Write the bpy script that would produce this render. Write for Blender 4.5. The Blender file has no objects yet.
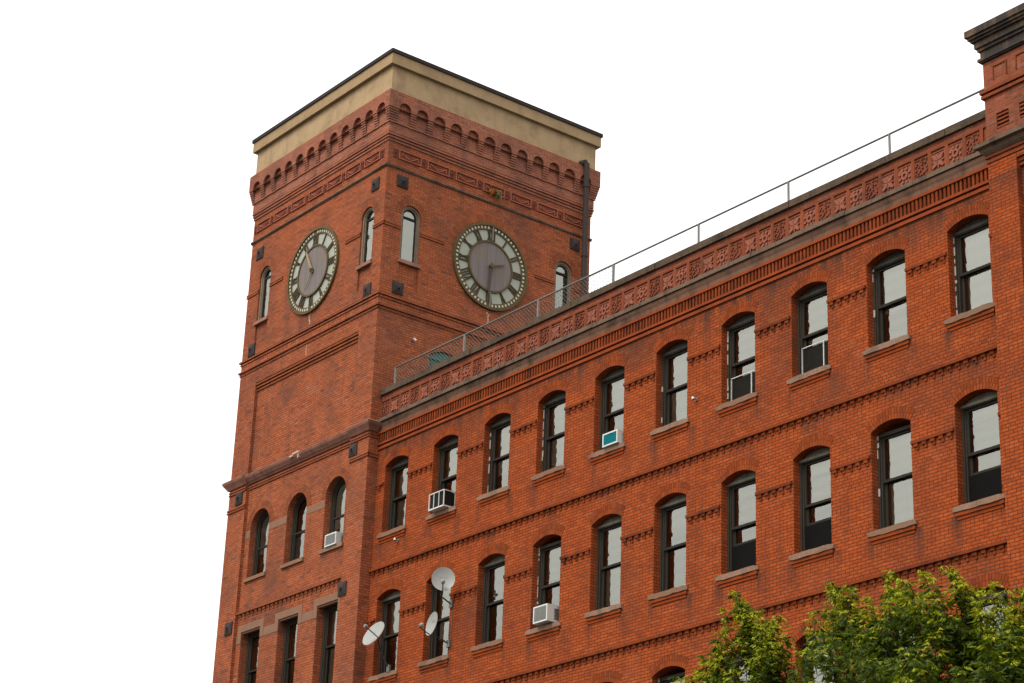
import bpy, math, random
from mathutils import Vector, Matrix, noise
R_ = random.Random(7)
sc = bpy.context.scene
COL = sc.collection

# ------------------------------------------------------------------ camera, sky, sun, exposure
CAM = Vector((46.1376, -30.1497, 1.65))
RIGHT = Vector((0.61415, 0.78829, 0.03788)); DOWN = Vector((-0.28064, 0.26300, -0.92307)); FWD = Vector((-0.73760, 0.55628, 0.38275))
cd = bpy.data.cameras.new('camera'); cd.sensor_width = 36; cd.lens = 2187.45 / 1024 * 36; cd.clip_end = 3000
cam = bpy.data.objects.new('camera', cd); COL.objects.link(cam)
cam.matrix_world = Matrix(((RIGHT.x, -DOWN.x, -FWD.x, CAM.x), (RIGHT.y, -DOWN.y, -FWD.y, CAM.y), (RIGHT.z, -DOWN.z, -FWD.z, CAM.z), (0, 0, 0, 1)))
sc.camera = cam
w = bpy.data.worlds.new('World'); sc.world = w; w.use_nodes = True
nt = w.node_tree; bg = nt.nodes['Background']
sky = nt.nodes.new('ShaderNodeTexSky'); sky.sky_type = 'NISHITA'; sky.sun_disc = False
SUN_EL, SUN_AZ = math.radians(54), math.radians(176)      # azimuth measured from +Y clockwise
sky.sun_elevation = SUN_EL; sky.sun_rotation = SUN_AZ; sky.dust_density = 6; sky.air_density = 1.2
hs = nt.nodes.new('ShaderNodeHueSaturation'); hs.inputs['Saturation'].default_value = 0.12; hs.inputs['Value'].default_value = 1.0
nt.links.new(sky.outputs[0], hs.inputs['Color'])
mx_ = nt.nodes.new('ShaderNodeMix'); mx_.data_type = 'RGBA'; mx_.inputs[0].default_value = .7      # even cloud cover over the clear sky

tc_ = nt.nodes.new('ShaderNodeTexCoord'); sx_ = nt.nodes.new('ShaderNodeSeparateXYZ'); nt.links.new(tc_.outputs['Generated'], sx_.inputs[0])
mr_ = nt.nodes.new('ShaderNodeMapRange'); mr_.inputs[1].default_value = 0; mr_.inputs[2].default_value = 1; mr_.inputs[3].default_value = 2.5; mr_.inputs[4].default_value = 6.2; nt.links.new(sx_.outputs[2], mr_.inputs[0])
cm_ = nt.nodes.new('ShaderNodeCombineColor')
for k_ in range(3): nt.links.new(mr_.outputs[0], cm_.inputs[k_])
nt.links.new(cm_.outputs[0], mx_.inputs[7]); nt.links.new(hs.outputs[0], mx_.inputs[6]); nt.links.new(mx_.outputs[2], bg.inputs['Color'])
bg.inputs['Strength'].default_value = 0.15
sl = bpy.data.lights.new('sun', 'SUN'); sl.energy = 0.55; sl.angle = math.radians(25); sl.color = (1, .96, .9)
so = bpy.data.objects.new('sun', sl); COL.objects.link(so)
sdir = Vector((math.sin(SUN_AZ) * math.cos(SUN_EL), math.cos(SUN_AZ) * math.cos(SUN_EL), math.sin(SUN_EL)))
so.rotation_euler = sdir.to_track_quat('Z', 'Y').to_euler()
sc.view_settings.view_transform = 'Standard'; sc.view_settings.look = 'None'; sc.view_settings.gamma = 1
sc.view_settings.exposure = 1.4
try: sc.view_settings.use_curve_mapping = False
except Exception: pass
sc.cycles.max_bounces = 8; sc.cycles.transparent_max_bounces = 12

# ------------------------------------------------------------------ node helpers
class NT:
    def __init__(s, name):
        s.m = bpy.data.materials.new(name); s.m.use_nodes = True; s.t = s.m.node_tree; s.t.nodes.clear()
        s.out = s.t.nodes.new('ShaderNodeOutputMaterial')
    def n(s, typ, **kw):
        o = s.t.nodes.new('ShaderNode' + typ)
        for k, v in kw.items(): setattr(o, k, v)
        return o
    def put(s, sock, v):
        if isinstance(v, bpy.types.NodeSocket): s.t.links.new(v, sock)
        elif isinstance(v, (tuple, list)) and len(v) == 3 and sock.type == 'RGBA': sock.default_value = (*v, 1)
        else: sock.default_value = v
    def math(s, op, a, b=None, clamp=False):
        o = s.n('Math', operation=op, use_clamp=clamp); s.put(o.inputs[0], a)
        if b is not None: s.put(o.inputs[1], b)
        return o.outputs[0]
    def mix(s, f, a, b, mode='MIX'):
        o = s.n('Mix', data_type='RGBA', blend_type=mode); s.put(o.inputs[0], f); s.put(o.inputs[6], a); s.put(o.inputs[7], b); return o.outputs[2]
    def noise(s, vec, scale, detail=3, rough=.55):
        o = s.n('TexNoise'); s.put(o.inputs['Vector'], vec); o.inputs['Scale'].default_value = scale
        o.inputs['Detail'].default_value = detail; o.inputs['Roughness'].default_value = rough; return o.outputs[0]
    def ramp(s, v, a, b):
        o = s.n('MapRange'); s.put(o.inputs[0], v); o.inputs[1].default_value = a; o.inputs[2].default_value = b; o.clamp = True; return o.outputs[0]
    def scale(s, vec, x, y, z):
        o = s.n('Mapping'); s.put(o.inputs[0], vec); o.inputs['Scale'].default_value = (x, y, z); return o.outputs[0]
    def pos(s): return s.n('NewGeometry').outputs['Position']
    def bsdf(s, col, rough=.85, spec=.3, metal=0, bump=None, bstr=.3, bdist=.01):
        p = s.n('BsdfPrincipled'); s.put(p.inputs['Base Color'], col); s.put(p.inputs['Roughness'], rough)
        p.inputs['Specular IOR Level'].default_value = spec; p.inputs['Metallic'].default_value = metal
        if bump is not None:
            b = s.n('Bump'); s.put(b.inputs['Height'], bump); b.inputs['Strength'].default_value = bstr; b.inputs['Distance'].default_value = bdist
            s.t.links.new(b.outputs[0], p.inputs['Normal'])
        s.t.links.new(p.outputs[0], s.out.inputs[0]); return p

def brick_mat(name, c1, c2, mortar, dark, pale, stain=.5, pale_amt=.3, low=None, runoff=False):
    t = NT(name); g = t.n('NewGeometry'); xyz = t.n('SeparateXYZ'); t.put(xyz.inputs[0], g.outputs['Position'])
    nx = t.n('SeparateXYZ'); t.put(nx.inputs[0], g.outputs['True Normal'])
    side = t.math('GREATER_THAN', t.math('ABSOLUTE', nx.outputs[0]), .7)
    flat = t.math('GREATER_THAN', t.math('ABSOLUTE', nx.outputs[2]), .7)
    u = t.math('ADD', t.math('MULTIPLY', xyz.outputs[0], t.math('SUBTRACT', 1, side)), t.math('MULTIPLY', xyz.outputs[1], side))
    jit = t.math('MULTIPLY', t.math('SUBTRACT', t.noise(g.outputs['Position'], 3.1, 2), .5), .014)
    v = t.math('ADD', t.math('ADD', t.math('MULTIPLY', xyz.outputs[2], t.math('SUBTRACT', 1, flat)), t.math('MULTIPLY', xyz.outputs[1], flat)), jit)
    cv = t.n('CombineXYZ'); t.put(cv.inputs[0], t.math('ADD', u, t.math('MULTIPLY', jit, 1.5))); t.put(cv.inputs[1], v)
    RH = .0715
    def bt(bw):
        b = t.n('TexBrick'); t.put(b.inputs['Vector'], cv.outputs[0]); b.inputs['Scale'].default_value = 1; b.inputs['Brick Width'].default_value = bw
        b.inputs['Row Height'].default_value = RH; b.inputs['Mortar Size'].default_value = .008; b.inputs['Mortar Smooth'].default_value = .2
        t.put(b.inputs['Color1'], c1); t.put(b.inputs['Color2'], c2); t.put(b.inputs['Mortar'], mortar); b.inputs['Bias'].default_value = -.1; return b
    A, B = bt(.215), bt(.1075)
    row = t.math('FLOOR', t.math('DIVIDE', v, RH))
    hdr = t.math('LESS_THAN', t.math('MODULO', t.math('ADD', row, 700), 7), .5)
    col = t.mix(hdr, A.outputs[0], B.outputs[0]); fac = t.math('ADD', t.math('MULTIPLY', A.outputs[1], t.math('SUBTRACT', 1, hdr)), t.math('MULTIPLY', B.outputs[1], hdr))
    # per brick tint: noise sampled once per brick
    sn = t.n('CombineXYZ'); t.put(sn.inputs[0], t.math('FLOOR', t.math('DIVIDE', t.math('ADD', u, t.math('MULTIPLY', row, .1075)), .215))); t.put(sn.inputs[1], row)
    wn = t.n('TexWhiteNoise', noise_dimensions='2D'); t.put(wn.inputs[0], sn.outputs[0])
    isb = t.math('SUBTRACT', 1, fac)
    col = t.mix(t.math('MULTIPLY', t.math('MULTIPLY', t.ramp(wn.outputs[0], .85, 1), isb), low or .5), col, dark)
    col = t.mix(t.math('MULTIPLY', t.math('MULTIPLY', t.ramp(wn.outputs[0], .22, 0), isb), .5), col, pale)
    P = g.outputs['Position']
    big = t.ramp(t.noise(P, .55, 5, .62), .48, .72)
    streak = t.ramp(t.noise(t.scale(P, 2.2, 2.2, .28), 1.0, 5, .65), .52, .75)
    st = t.math('MULTIPLY', t.math('MAXIMUM', big, streak), stain)
    col = t.mix(st, col, dark)
    if runoff:      # sooty runoff below the sill ends and over the arch crowns
        X, Z = xyz.outputs[0], xyz.outputs[2]
        du = t.math('ABSOLUTE', t.math('SUBTRACT', t.math('MODULO', t.math('ADD', X, 21.881), 2.1727), 1.0864))
        nz = t.noise(t.scale(P, 5, 5, .5), 1, 4, .65); nb = t.noise(P, 2.3, 4, .6)
        ends = t.ramp(t.math('ABSOLUTE', t.math('SUBTRACT', du, t.math('ADD', .52, t.math('MULTIPLY', nb, .2)))), .2, .03); crown = t.ramp(du, .42, .05); tot = None
        for zs, m_, ln in ((18.56, ends, .75), (14.75, ends, .75), (21.25, crown, .45), (17.74, crown, .3), (21.2, t.ramp(nb, .25, .45), .8)):
            k = t.math('SUBTRACT', zs, Z); b_ = t.math('MULTIPLY', t.math('GREATER_THAN', k, 0), t.ramp(k, ln, 0)); b_ = t.math('MULTIPLY', b_, m_); tot = b_ if tot is None else t.math('MAXIMUM', tot, b_)
        col = t.mix(t.math('MULTIPLY', tot, t.ramp(nz, .3, .62)), col, (.06, .03, .02))
    pw = t.math('MULTIPLY', t.ramp(t.noise(t.scale(P, 1, 1, 1.6), 1.3, 6, .7), .56, .74), pale_amt)
    col = t.mix(t.math('MULTIPLY', pw, t.math('ADD', .35, t.math('MULTIPLY', fac, .65))), col, (.36, .235, .19))
    fine = t.noise(P, 38, 2)
    col = t.mix(.35, col, t.mix(fine, (.25, .25, .25), (.75, .75, .75)), 'OVERLAY')
    t.bsdf(col, .95, .03, bump=t.math('ADD', t.math('MULTIPLY', fac, -1), t.math('MULTIPLY', fine, .5)), bstr=.6, bdist=.012)
    return t.m

K_ = .74
def plain(name, c, rough=.8, spec=.3, metal=0, var=.25, sc_=6, dirt=None, damt=.5, isl=0, bstr=.25, bd=.006):
    c = tuple(x * K_ for x in c); dirt = tuple(x * K_ for x in dirt) if dirt else None
    t = NT(name); P = t.pos(); n1 = t.noise(P, sc_, 5, .6)
    d = tuple(x * (1 - var) for x in c); l = tuple(min(1, x * (1 + var)) for x in c)
    col = t.mix(n1, d, l)
    if isl:
        g = t.n('NewGeometry'); r = g.outputs['Random Per Island']
        col = t.mix(t.math('MULTIPLY', r, isl), col, tuple(x * .45 for x in c))
    if dirt:
        st = t.math('MAXIMUM', t.ramp(t.noise(t.scale(P, 3, 3, .4), 1, 5, .65), .5, .72), t.ramp(t.noise(P, 1.7, 5, .65), .5, .7))
        col = t.mix(t.math('MULTIPLY', st, damt), col, dirt)
    t.bsdf(col, rough, spec, metal, bump=t.noise(P, sc_ * 6, 3), bstr=bstr, bdist=bd); return t.m

def glass_mat():
    t = NT('window_glass')
    gl = t.n('BsdfGlossy'); gl.inputs['Roughness'].default_value = .015; gl.inputs['Color'].default_value = (.95, .95, .84, 1)
    tr = t.n('BsdfTransparent'); tr.inputs[0].default_value = (.92, .95, .9, 1)
    fr = t.n('Fresnel'); fr.inputs[0].default_value = 2.9
    mx = t.n('MixShader'); t.t.links.new(fr.outputs[0], mx.inputs[0]); t.t.links.new(tr.outputs[0], mx.inputs[1]); t.t.links.new(gl.outputs[0], mx.inputs[2])
    t.t.links.new(mx.outputs[0], t.out.inputs[0]); return t.m

M = {}
DARKB = (.075, .035, .025)
M['brick'] = brick_mat('orange_red_brick', (.315, .064, .0165), (.245, .049, .014), (.085, .026, .012), (.07, .03, .02), (.38, .095, .03), .6, .10, .3, True)
M['pbrick'] = brick_mat('limed_parapet_brick', (.25, .062, .025), (.185, .046, .021), (.17, .095, .07), (.07, .033, .024), (.32, .115, .063), .7, .6, .5)
M['tbrick'] = brick_mat('tower_red_brick', (.335, .091, .036), (.25, .069, .03), (.115, .045, .027), (.085, .043, .033), (.37, .13, .066), .7, .22, .6)
M['abrick'] = brick_mat('limed_tower_brick', (.285, .085, .041), (.215, .064, .033), (.25, .15, .115), (.085, .045, .036), (.36, .14, .08), .7, .5, .6)
M['btrim'] = plain('soot_and_shade_brick', (.29, .064, .021), .95, .03, isl=.6, dirt=(.06, .027, .018), damt=.75)  # real soot on the upright bars; on dogtooth courses, shade painted into the colour
M['ptrim'] = plain('weathered_frieze_brick', (.29, .077, .033), .95, .03, isl=.4, dirt=(.09, .045, .032), damt=.7)
M['tstring'] = plain('weathered_string_stone', (.22, .13, .088), .95, .04, isl=.6, dirt=(.06, .045, .035), damt=.8)
M['mortar'] = plain('dark_mortar', (.075, .03, .018), .95, .1)
M['trim'] = plain('moulded_brick', (.36, .073, .019), .95, .03, isl=.55, dirt=DARKB, damt=.6)
M['ttrim'] = plain('tower_moulded_brick', (.37, .108, .046), .95, .03, isl=.5, dirt=(.085, .045, .04), damt=.5)
M['smooth'] = plain('smooth_brick_course', (.30, .065, .021), .95, .03, dirt=DARKB, damt=.5)
M['sill'] = plain('pink_brownstone', (.33, .195, .13), .95, .04, sc_=14, dirt=(.12, .085, .065), damt=.55, bstr=.6, bd=.02)
M['ledge'] = plain('sooty_stone', (.165, .112, .078), .95, .04, sc_=9, dirt=(.05, .04, .032), damt=.8, bstr=.6, bd=.02)
M['soffit'] = plain('brownstone_moulding', (.21, .115, .075), .95, .04, sc_=9, dirt=(.05, .035, .028), damt=.8)
M['coping'] = plain('dark_coping_stone', (.12, .083, .055), .95, .04, sc_=7, dirt=(.035, .03, .026), damt=.7, bstr=.6, bd=.02)
M['tledge'] = plain('tower_brownstone', (.35, .165, .115), .95, .04, sc_=5, dirt=(.12, .07, .06), damt=.6, bstr=.5, bd=.02)
M['band'] = plain('pale_brownstone_band', (.27, .145, .092), .95, .04, sc_=8, dirt=(.2, .14, .09), damt=.6)
M['rose'] = plain('pink_terracotta', (.33, .115, .07), .95, .04, sc_=20, dirt=(.14, .06, .045), damt=.6)
M['rosed'] = plain('red_terracotta', (.25, .076, .043), .95, .04, sc_=20, dirt=(.1, .04, .03), damt=.6)
M['tile_back'] = plain('terracotta_ground', (.16, .048, .028), .95, .04, sc_=20)
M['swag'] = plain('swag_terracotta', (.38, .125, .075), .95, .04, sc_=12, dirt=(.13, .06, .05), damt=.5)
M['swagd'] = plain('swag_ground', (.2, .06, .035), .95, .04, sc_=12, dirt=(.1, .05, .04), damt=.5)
M['concrete'] = plain('tan_stucco', (.46, .32, .18), .95, .04, var=.2, sc_=2.5, dirt=(.29, .2, .115), damt=.75)
M['fascia'] = plain('tan_stucco_fascia', (.41, .28, .155), .95, .04, var=.2, sc_=2.5, dirt=(.22, .15, .08), damt=.45)
M['cap'] = plain('dark_metal_cap', (.04, .03, .026), .8, .12, sc_=3)
M['frame'] = plain('olive_brown_paint', (.05, .041, .029), .8, .12, sc_=9, dirt=(.03, .027, .023), damt=.5)
M['sash'] = plain('dark_sash_paint', (.034, .028, .021), .8, .12, sc_=9)
M['headp'] = plain('weathered_head_board', (.2, .18, .135), .8, .12, sc_=9, dirt=(.06, .055, .05), damt=.6)
M['darkhead'] = plain('dark_head_board', (.085, .078, .066), .8, .12, sc_=9, dirt=(.04, .036, .03), damt=.6)
M['flake'] = plain('peeling_white_paint', (.5, .47, .42), .8, .3, sc_=20)
M['tframe'] = plain('tan_window_paint', (.24, .185, .12), .7, .3, sc_=9, dirt=(.08, .06, .045), damt=.5)
M['glass'] = glass_mat()
M['blind'] = plain('white_blind', (.6, .59, .5), .9, .2, var=.06, sc_=2)
M['curtain'] = plain('grey_curtain', (.4, .41, .37), .9, .2, var=.2, sc_=5)
M['shade'] = plain('grey_green_shade', (.4, .43, .35), .9, .2, var=.08, sc_=3)
M['cloth'] = plain('teal_cloth', (.08, .25, .22), .9, .2, var=.3, sc_=5)
M['room'] = plain('dark_interior', (.035, .03, .026), .95, .1)
M['screen'] = plain('insect_screen', (.005, .0045, .004), .9, .1)
M['bronze'] = plain('weathered_bronze', (.125, .085, .033), .75, .15, sc_=14, dirt=(.05, .04, .025), damt=.5)
M['numeral'] = plain('dark_bronze', (.07, .048, .024), .75, .15, sc_=14)
M['dial'] = plain('milky_dial_glass', (.36, .375, .29), .4, .3, var=.12, sc_=3, dirt=(.3, .3, .25), damt=.4)
M['pip'] = plain('cream_minute_glass', (.58, .55, .40), .4, .5, var=.15, sc_=9)
M['boards'] = None
M['hand'] = plain('brown_clock_hand', (.085, .05, .04), .7, .3)
M['tanhand'] = plain('tan_clock_hand', (.33, .235, .12), .7, .3)
M['iron'] = plain('black_iron', (.04, .032, .03), .8, .12, sc_=14, dirt=(.11, .06, .045), damt=.5)
M['galv'] = plain('galvanised_steel', (.17, .165, .135), .5, .5, metal=.3, sc_=14)
M['wire'] = plain('fence_wire', (.09, .09, .07), .5, .5, metal=.3, sc_=14)
M['pipe'] = plain('brown_pipe', (.06, .045, .038), .8, .12, sc_=9)
M['door'] = plain('green_painted_wood', (.06, .15, .125), .7, .3, sc_=7, dirt=(.04, .09, .07), damt=.5)
M['white'] = plain('white_enamel', (.7, .69, .64), .5, .4, var=.08)
M['grille'] = plain('grey_grille', (.33, .34, .31), .6, .4)
M['dgrille'] = plain('dark_grille', (.015, .013, .009), .8, .12)
M['teal'] = plain('teal_panel', (.006, .15, .165), .9, .05, var=.15)
M['dish'] = plain('pale_grey_dish', (.31, .31, .275), .45, .4, var=.06)
M['dark'] = plain('dark_steel', (.05, .05, .048), .8, .12)
M['rust'] = plain('rusty_orange', (.36, .12, .02), .9, .2, var=.4, sc_=20)
M['moss'] = plain('moss_green', (.1, .2, .07), .9, .2, var=.4, sc_=20)
M['efflo'] = plain('pale_lime_stain', (.55, .38, .27), .9, .2, var=.3, sc_=20)
M['crack'] = plain('tan_lime_stain', (.45, .25, .13), .9, .2, var=.3, sc_=20)
M['copper'] = plain('weathered_copper', (.05, .039, .032), .8, .12, sc_=4, dirt=(.2, .125, .065), damt=1.0)
M['bark'] = plain('grey_bark', (.035, .028, .02), .95, .2, sc_=14)
M['asphalt'] = plain('asphalt', (.05, .05, .05), .95, .2, sc_=20)
M['paving'] = plain('concrete_paving', (.2, .19, .175), .95, .2, sc_=6)
M['lawn'] = plain('dry_ground', (.12, .11, .085), .95, .2, sc_=3)
M['roofing'] = plain('grey_roofing', (.12, .12, .12), .95, .2, sc_=3)
t = NT('clock_boards'); P = t.pos()
sx = t.n('SeparateXYZ'); t.put(sx.inputs[0], P)
uu = t.math('ADD', sx.outputs[0], sx.outputs[1]); fr_ = t.math('FRACT', t.math('MULTIPLY', uu, 3.3))
ln = t.math('LESS_THAN', fr_, .05); c_ = t.mix(t.noise(t.scale(P, 9, 9, .6), 1, 4), (.12, .098, .092), (.185, .158, .148))
c_ = t.mix(t.math('MULTIPLY', ln, .6), c_, (.05, .035, .035)); c_ = t.mix(t.math('MULTIPLY', t.ramp(t.noise(P, 1.6, 4), .5, .68), .55), c_, (.17, .12, .075))
t.bsdf(c_, .85, .2); M['boards'] = t.m
def leaf_mat(name, a, b, trans):
    t = NT(name); g = t.n('NewGeometry'); r = g.outputs['Random Per Island']
    col = t.mix(r, a, b)
    p = t.n('BsdfPrincipled'); t.put(p.inputs['Base Color'], col); p.inputs['Roughness'].default_value = .55; p.inputs['Specular IOR Level'].default_value = .18
    tl = t.n('BsdfTranslucent'); t.put(tl.inputs[0], t.mix(.5, col, trans)); mx = t.n('MixShader'); mx.inputs[0].default_value = .38
    t.t.links.new(p.outputs[0], mx.inputs[1]); t.t.links.new(tl.outputs[0], mx.inputs[2]); t.t.links.new(mx.outputs[0], t.out.inputs[0]); return t.m
M['leaf'] = leaf_mat('mature_leaf', (.014, .032, .0015), (.075, .105, .003), (.17, .23, .004))
M['young'] = leaf_mat('young_leaf', (.17, .23, .006), (.36, .34, .014), (.42, .45, .012))

# ------------------------------------------------------------------ mesh helpers
class MB:
    def __init__(s): s.v = []; s.f = []
    def add(s, vs, fs):
        o = len(s.v); s.v += [tuple(v) for v in vs]; s.f += [tuple(i + o for i in f) for f in fs]; return s
    def box(s, x0, x1, y0, y1, z0, z1):
        return s.add([(x0, y0, z0), (x1, y0, z0), (x1, y1, z0), (x0, y1, z0), (x0, y0, z1), (x1, y0, z1), (x1, y1, z1), (x0, y1, z1)],
                     [(0, 3, 2, 1), (4, 5, 6, 7), (0, 1, 5, 4), (1, 2, 6, 5), (2, 3, 7, 6), (3, 0, 4, 7)])
    def mbox(s, f, s0, s1, d0, d1, z0, z1):          # box through a face mapping f(s, d, z)
        return s.add([f(s0, d0, z0), f(s1, d0, z0), f(s1, d1, z0), f(s0, d1, z0), f(s0, d0, z1), f(s1, d0, z1), f(s1, d1, z1), f(s0, d1, z1)],
                     [(0, 3, 2, 1), (4, 5, 6, 7), (0, 1, 5, 4), (1, 2, 6, 5), (2, 3, 7, 6), (3, 0, 4, 7)])
    def quad(s, a, b, c, d): return s.add([a, b, c, d], [(0, 1, 2, 3)])
    def prism(s, a, b):                               # two matching outlines
        n = len(a); return s.add(list(a) + list(b), [tuple(range(n))[::-1], tuple(range(n, 2 * n))] + [(i, (i + 1) % n, n + (i + 1) % n, n + i) for i in range(n)])
    def strip(s, a, b):                               # open strip between two polylines
        n = len(a); return s.add(list(a) + list(b), [(i, i + 1, n + i + 1, n + i) for i in range(n - 1)])
    def ring(s, out, inn, closed=False, depth=None):  # thick band between two outlines; depth = offset vector
        n = len(out); D = Vector(depth); vs = [Vector(p) for p in out] + [Vector(p) for p in inn]; vs += [p + D for p in vs]; fs = []
        for i in range(n if closed else n - 1):
            j = (i + 1) % n
            fs += [(i, j, n + j, n + i), (2 * n + i, 3 * n + i, 3 * n + j, 2 * n + j), (i, 2 * n + i, 2 * n + j, j), (n + i, n + j, 3 * n + j, 3 * n + i)]
        if not closed: fs += [(0, n, 3 * n, 2 * n), (n - 1, 3 * n - 1, 4 * n - 1, 2 * n - 1)]
        return s.add(vs, fs)
    def tube(s, pts, r, n=8, r2=None):
        pts = [Vector(p) for p in pts]; rings = []; m = len(pts)
        for i, p in enumerate(pts):
            d = (pts[min(i + 1, m - 1)] - pts[max(i - 1, 0)]).normalized(); u = d.orthogonal().normalized()
            if i and abs(d.dot(pu)) < .99: u = (pu - d * pu.dot(d)).normalized()
            pu = u; v = d.cross(u); rr = r if r2 is None else r + (r2 - r) * i / (m - 1)
            rings.append([p + (u * math.cos(2 * math.pi * k / n) + v * math.sin(2 * math.pi * k / n)) * rr for k in range(n)])
        vs = [q for g in rings for q in g]; fs = [(i * n + k, i * n + (k + 1) % n, (i + 1) * n + (k + 1) % n, (i + 1) * n + k) for i in range(m - 1) for k in range(n)]
        fs += [tuple(range(n))[::-1], tuple(range((m - 1) * n, m * n))]; return s.add(vs, fs)
    def build(s, name, mat, parent=None, label=None, normals=True, smooth=False):
        me = bpy.data.meshes.new(name); me.from_pydata(s.v, [], s.f)
        if normals:
            import bmesh
            bm = bmesh.new(); bm.from_mesh(me); bmesh.ops.recalc_face_normals(bm, faces=bm.faces[:]); bm.to_mesh(me); bm.free()
        me.materials.append(M[mat] if isinstance(mat, str) else mat)
        if smooth:
            for p in me.polygons: p.use_smooth = True
        o = bpy.data.objects.new(name, me); COL.objects.link(o)
        if parent: o.parent = parent
        if label: o['label'] = label
        return o
def tag(o, label, cat, group=None):
    o['label'] = label; o['category'] = cat
    if group: o['group'] = group
    return o
def empty(name, loc=(0, 0, 0), rz=0):
    o = bpy.data.objects.new(name, None); COL.objects.link(o); o.location = loc; o.rotation_euler = (0, 0, rz); o.empty_display_size = .3; return o
def like(o, parent, loc=None, rz=None):               # copy of one part sharing its mesh
    c = o.copy(); COL.objects.link(c); c.parent = parent
    if loc is not None: c.location = loc
    if rz is not None: c.rotation_euler = (0, 0, rz)
    return c
def arc(s0, s1, zs, rise, n=14):                      # points of an arch from (s0,zs) over to (s1,zs)
    wd = (s1 - s0) / 2; c = (s0 + s1) / 2
    Rr = (wd * wd + rise * rise) / (2 * rise); a = math.asin(min(1, wd / Rr)) if rise <= wd else math.pi / 2
    return [(c + Rr * math.sin(-a + 2 * a * i / n), zs + rise - Rr + Rr * math.cos(-a + 2 * a * i / n)) for i in range(n + 1)]
def wall_panel(mb, f, s0, s1, z0, z1, ops, d=0, top_only=False):
    # ops: (a, b, zlow, zspring, rise, depth, back)
    br = sorted(set([s0, s1] + [o[0] for o in ops] + [o[1] for o in ops]))
    br = [b for b in br if s0 <= b <= s1]
    for a, b in zip(br, br[1:]):
        z = z0; cur = None
        for o in sorted([o for o in ops if o[0] <= a + 1e-6 and o[1] >= b - 1e-6], key=lambda o: o[2]):
            _fill(mb, f, a, b, z, o[2], cur, d); z = o[3]; cur = o
        _fill(mb, f, a, b, z, z1, cur, d)
    for a, b, zl, zs, rise, dep, back in ops:
        prof = [(a, zl)] + (arc(a, b, zs, rise) if rise > 0 else [(a, zs), (b, zs)]) + [(b, zl)]
        n = len(prof); o_ = [f(p[0], d, p[1]) for p in prof]; i_ = [f(p[0], d - dep, p[1]) for p in prof]
        mb.add(o_ + i_, [(i, (i + 1) % n, n + (i + 1) % n, n + i) for i in range(n)])
        if back: mb.add(i_, [tuple(range(n))])
def _fill(mb, f, a, b, z0, z1, o, d):
    if z1 - z0 < 1e-5 and not o: return
    if o and o[4] > 0 and abs(o[0] - a) < 1e-6 and abs(o[1] - b) < 1e-6:
        A = arc(a, b, o[3], o[4]); mb.strip([f(p[0], d, p[1]) for p in A], [f(p[0], d, z1) for p in A])
    elif z1 - z0 > 1e-5: mb.quad(f(a, d, z0), f(b, d, z0), f(b, d, z1), f(a, d, z1))

PANE = random.Random(31)
def pane(parent, x0, x1, z0, z1, y, inside=None):      # slightly wavy old glass
    nx, nz = 8, 14; m = MB(); ph = [(PANE.uniform(0, 6.3), PANE.uniform(.7, 1.3)) for _ in range(4)]; tl = PANE.uniform(-.008, .008); tz = PANE.uniform(-.006, .006); vs = []
    for j in range(nz + 1):
        for i in range(nx + 1):
            x = x0 + (x1 - x0) * i / nx; z = z0 + (z1 - z0) * j / nz
            w_ = .0019 * math.sin(z * 23 * ph[0][1] + ph[0][0]) + .0014 * math.sin(z * 41 * ph[1][1] + x * 9 + ph[1][0]) + .0011 * math.sin(x * 21 * ph[2][1] + ph[2][0])
            vs.append((x, y + w_ + tl * (x - x0) + tz * (z - z0), z))
    m.add(vs, [(j * (nx + 1) + i, j * (nx + 1) + i + 1, (j + 1) * (nx + 1) + i + 1, (j + 1) * (nx + 1) + i) for j in range(nz) for i in range(nx)])
    return m.build('pane', 'glass', parent, normals=False, smooth=True)
# ------------------------------------------------------------------ ground
def struct(o): o['kind'] = 'structure'; return o
struct(MB().box(-400, 400, -400, 400, -.5, 0).build('ground', 'lawn'))
struct(MB().box(-120, 140, -34, -5.2, 0.001, .004).build('road', 'asphalt'))
struct(MB().box(-120, 140, -5.2, 17, 0.001, .13).build('pavement', 'paving'))

# ------------------------------------------------------------------ dimensions
TX0, TX1, TD = -7.19, 0.0, 7.42       # tower plan
WY = .33                               # mill wall plane
PX0, PX1 = 21.33, 28.2                 # end pier plan
F0 = lambda s, d, z: (s, -d, z)
SD = lambda s, d, z: (d, s, z)
FW = lambda s, d, z: (s, WY - d, z)
BD = -.1

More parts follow.
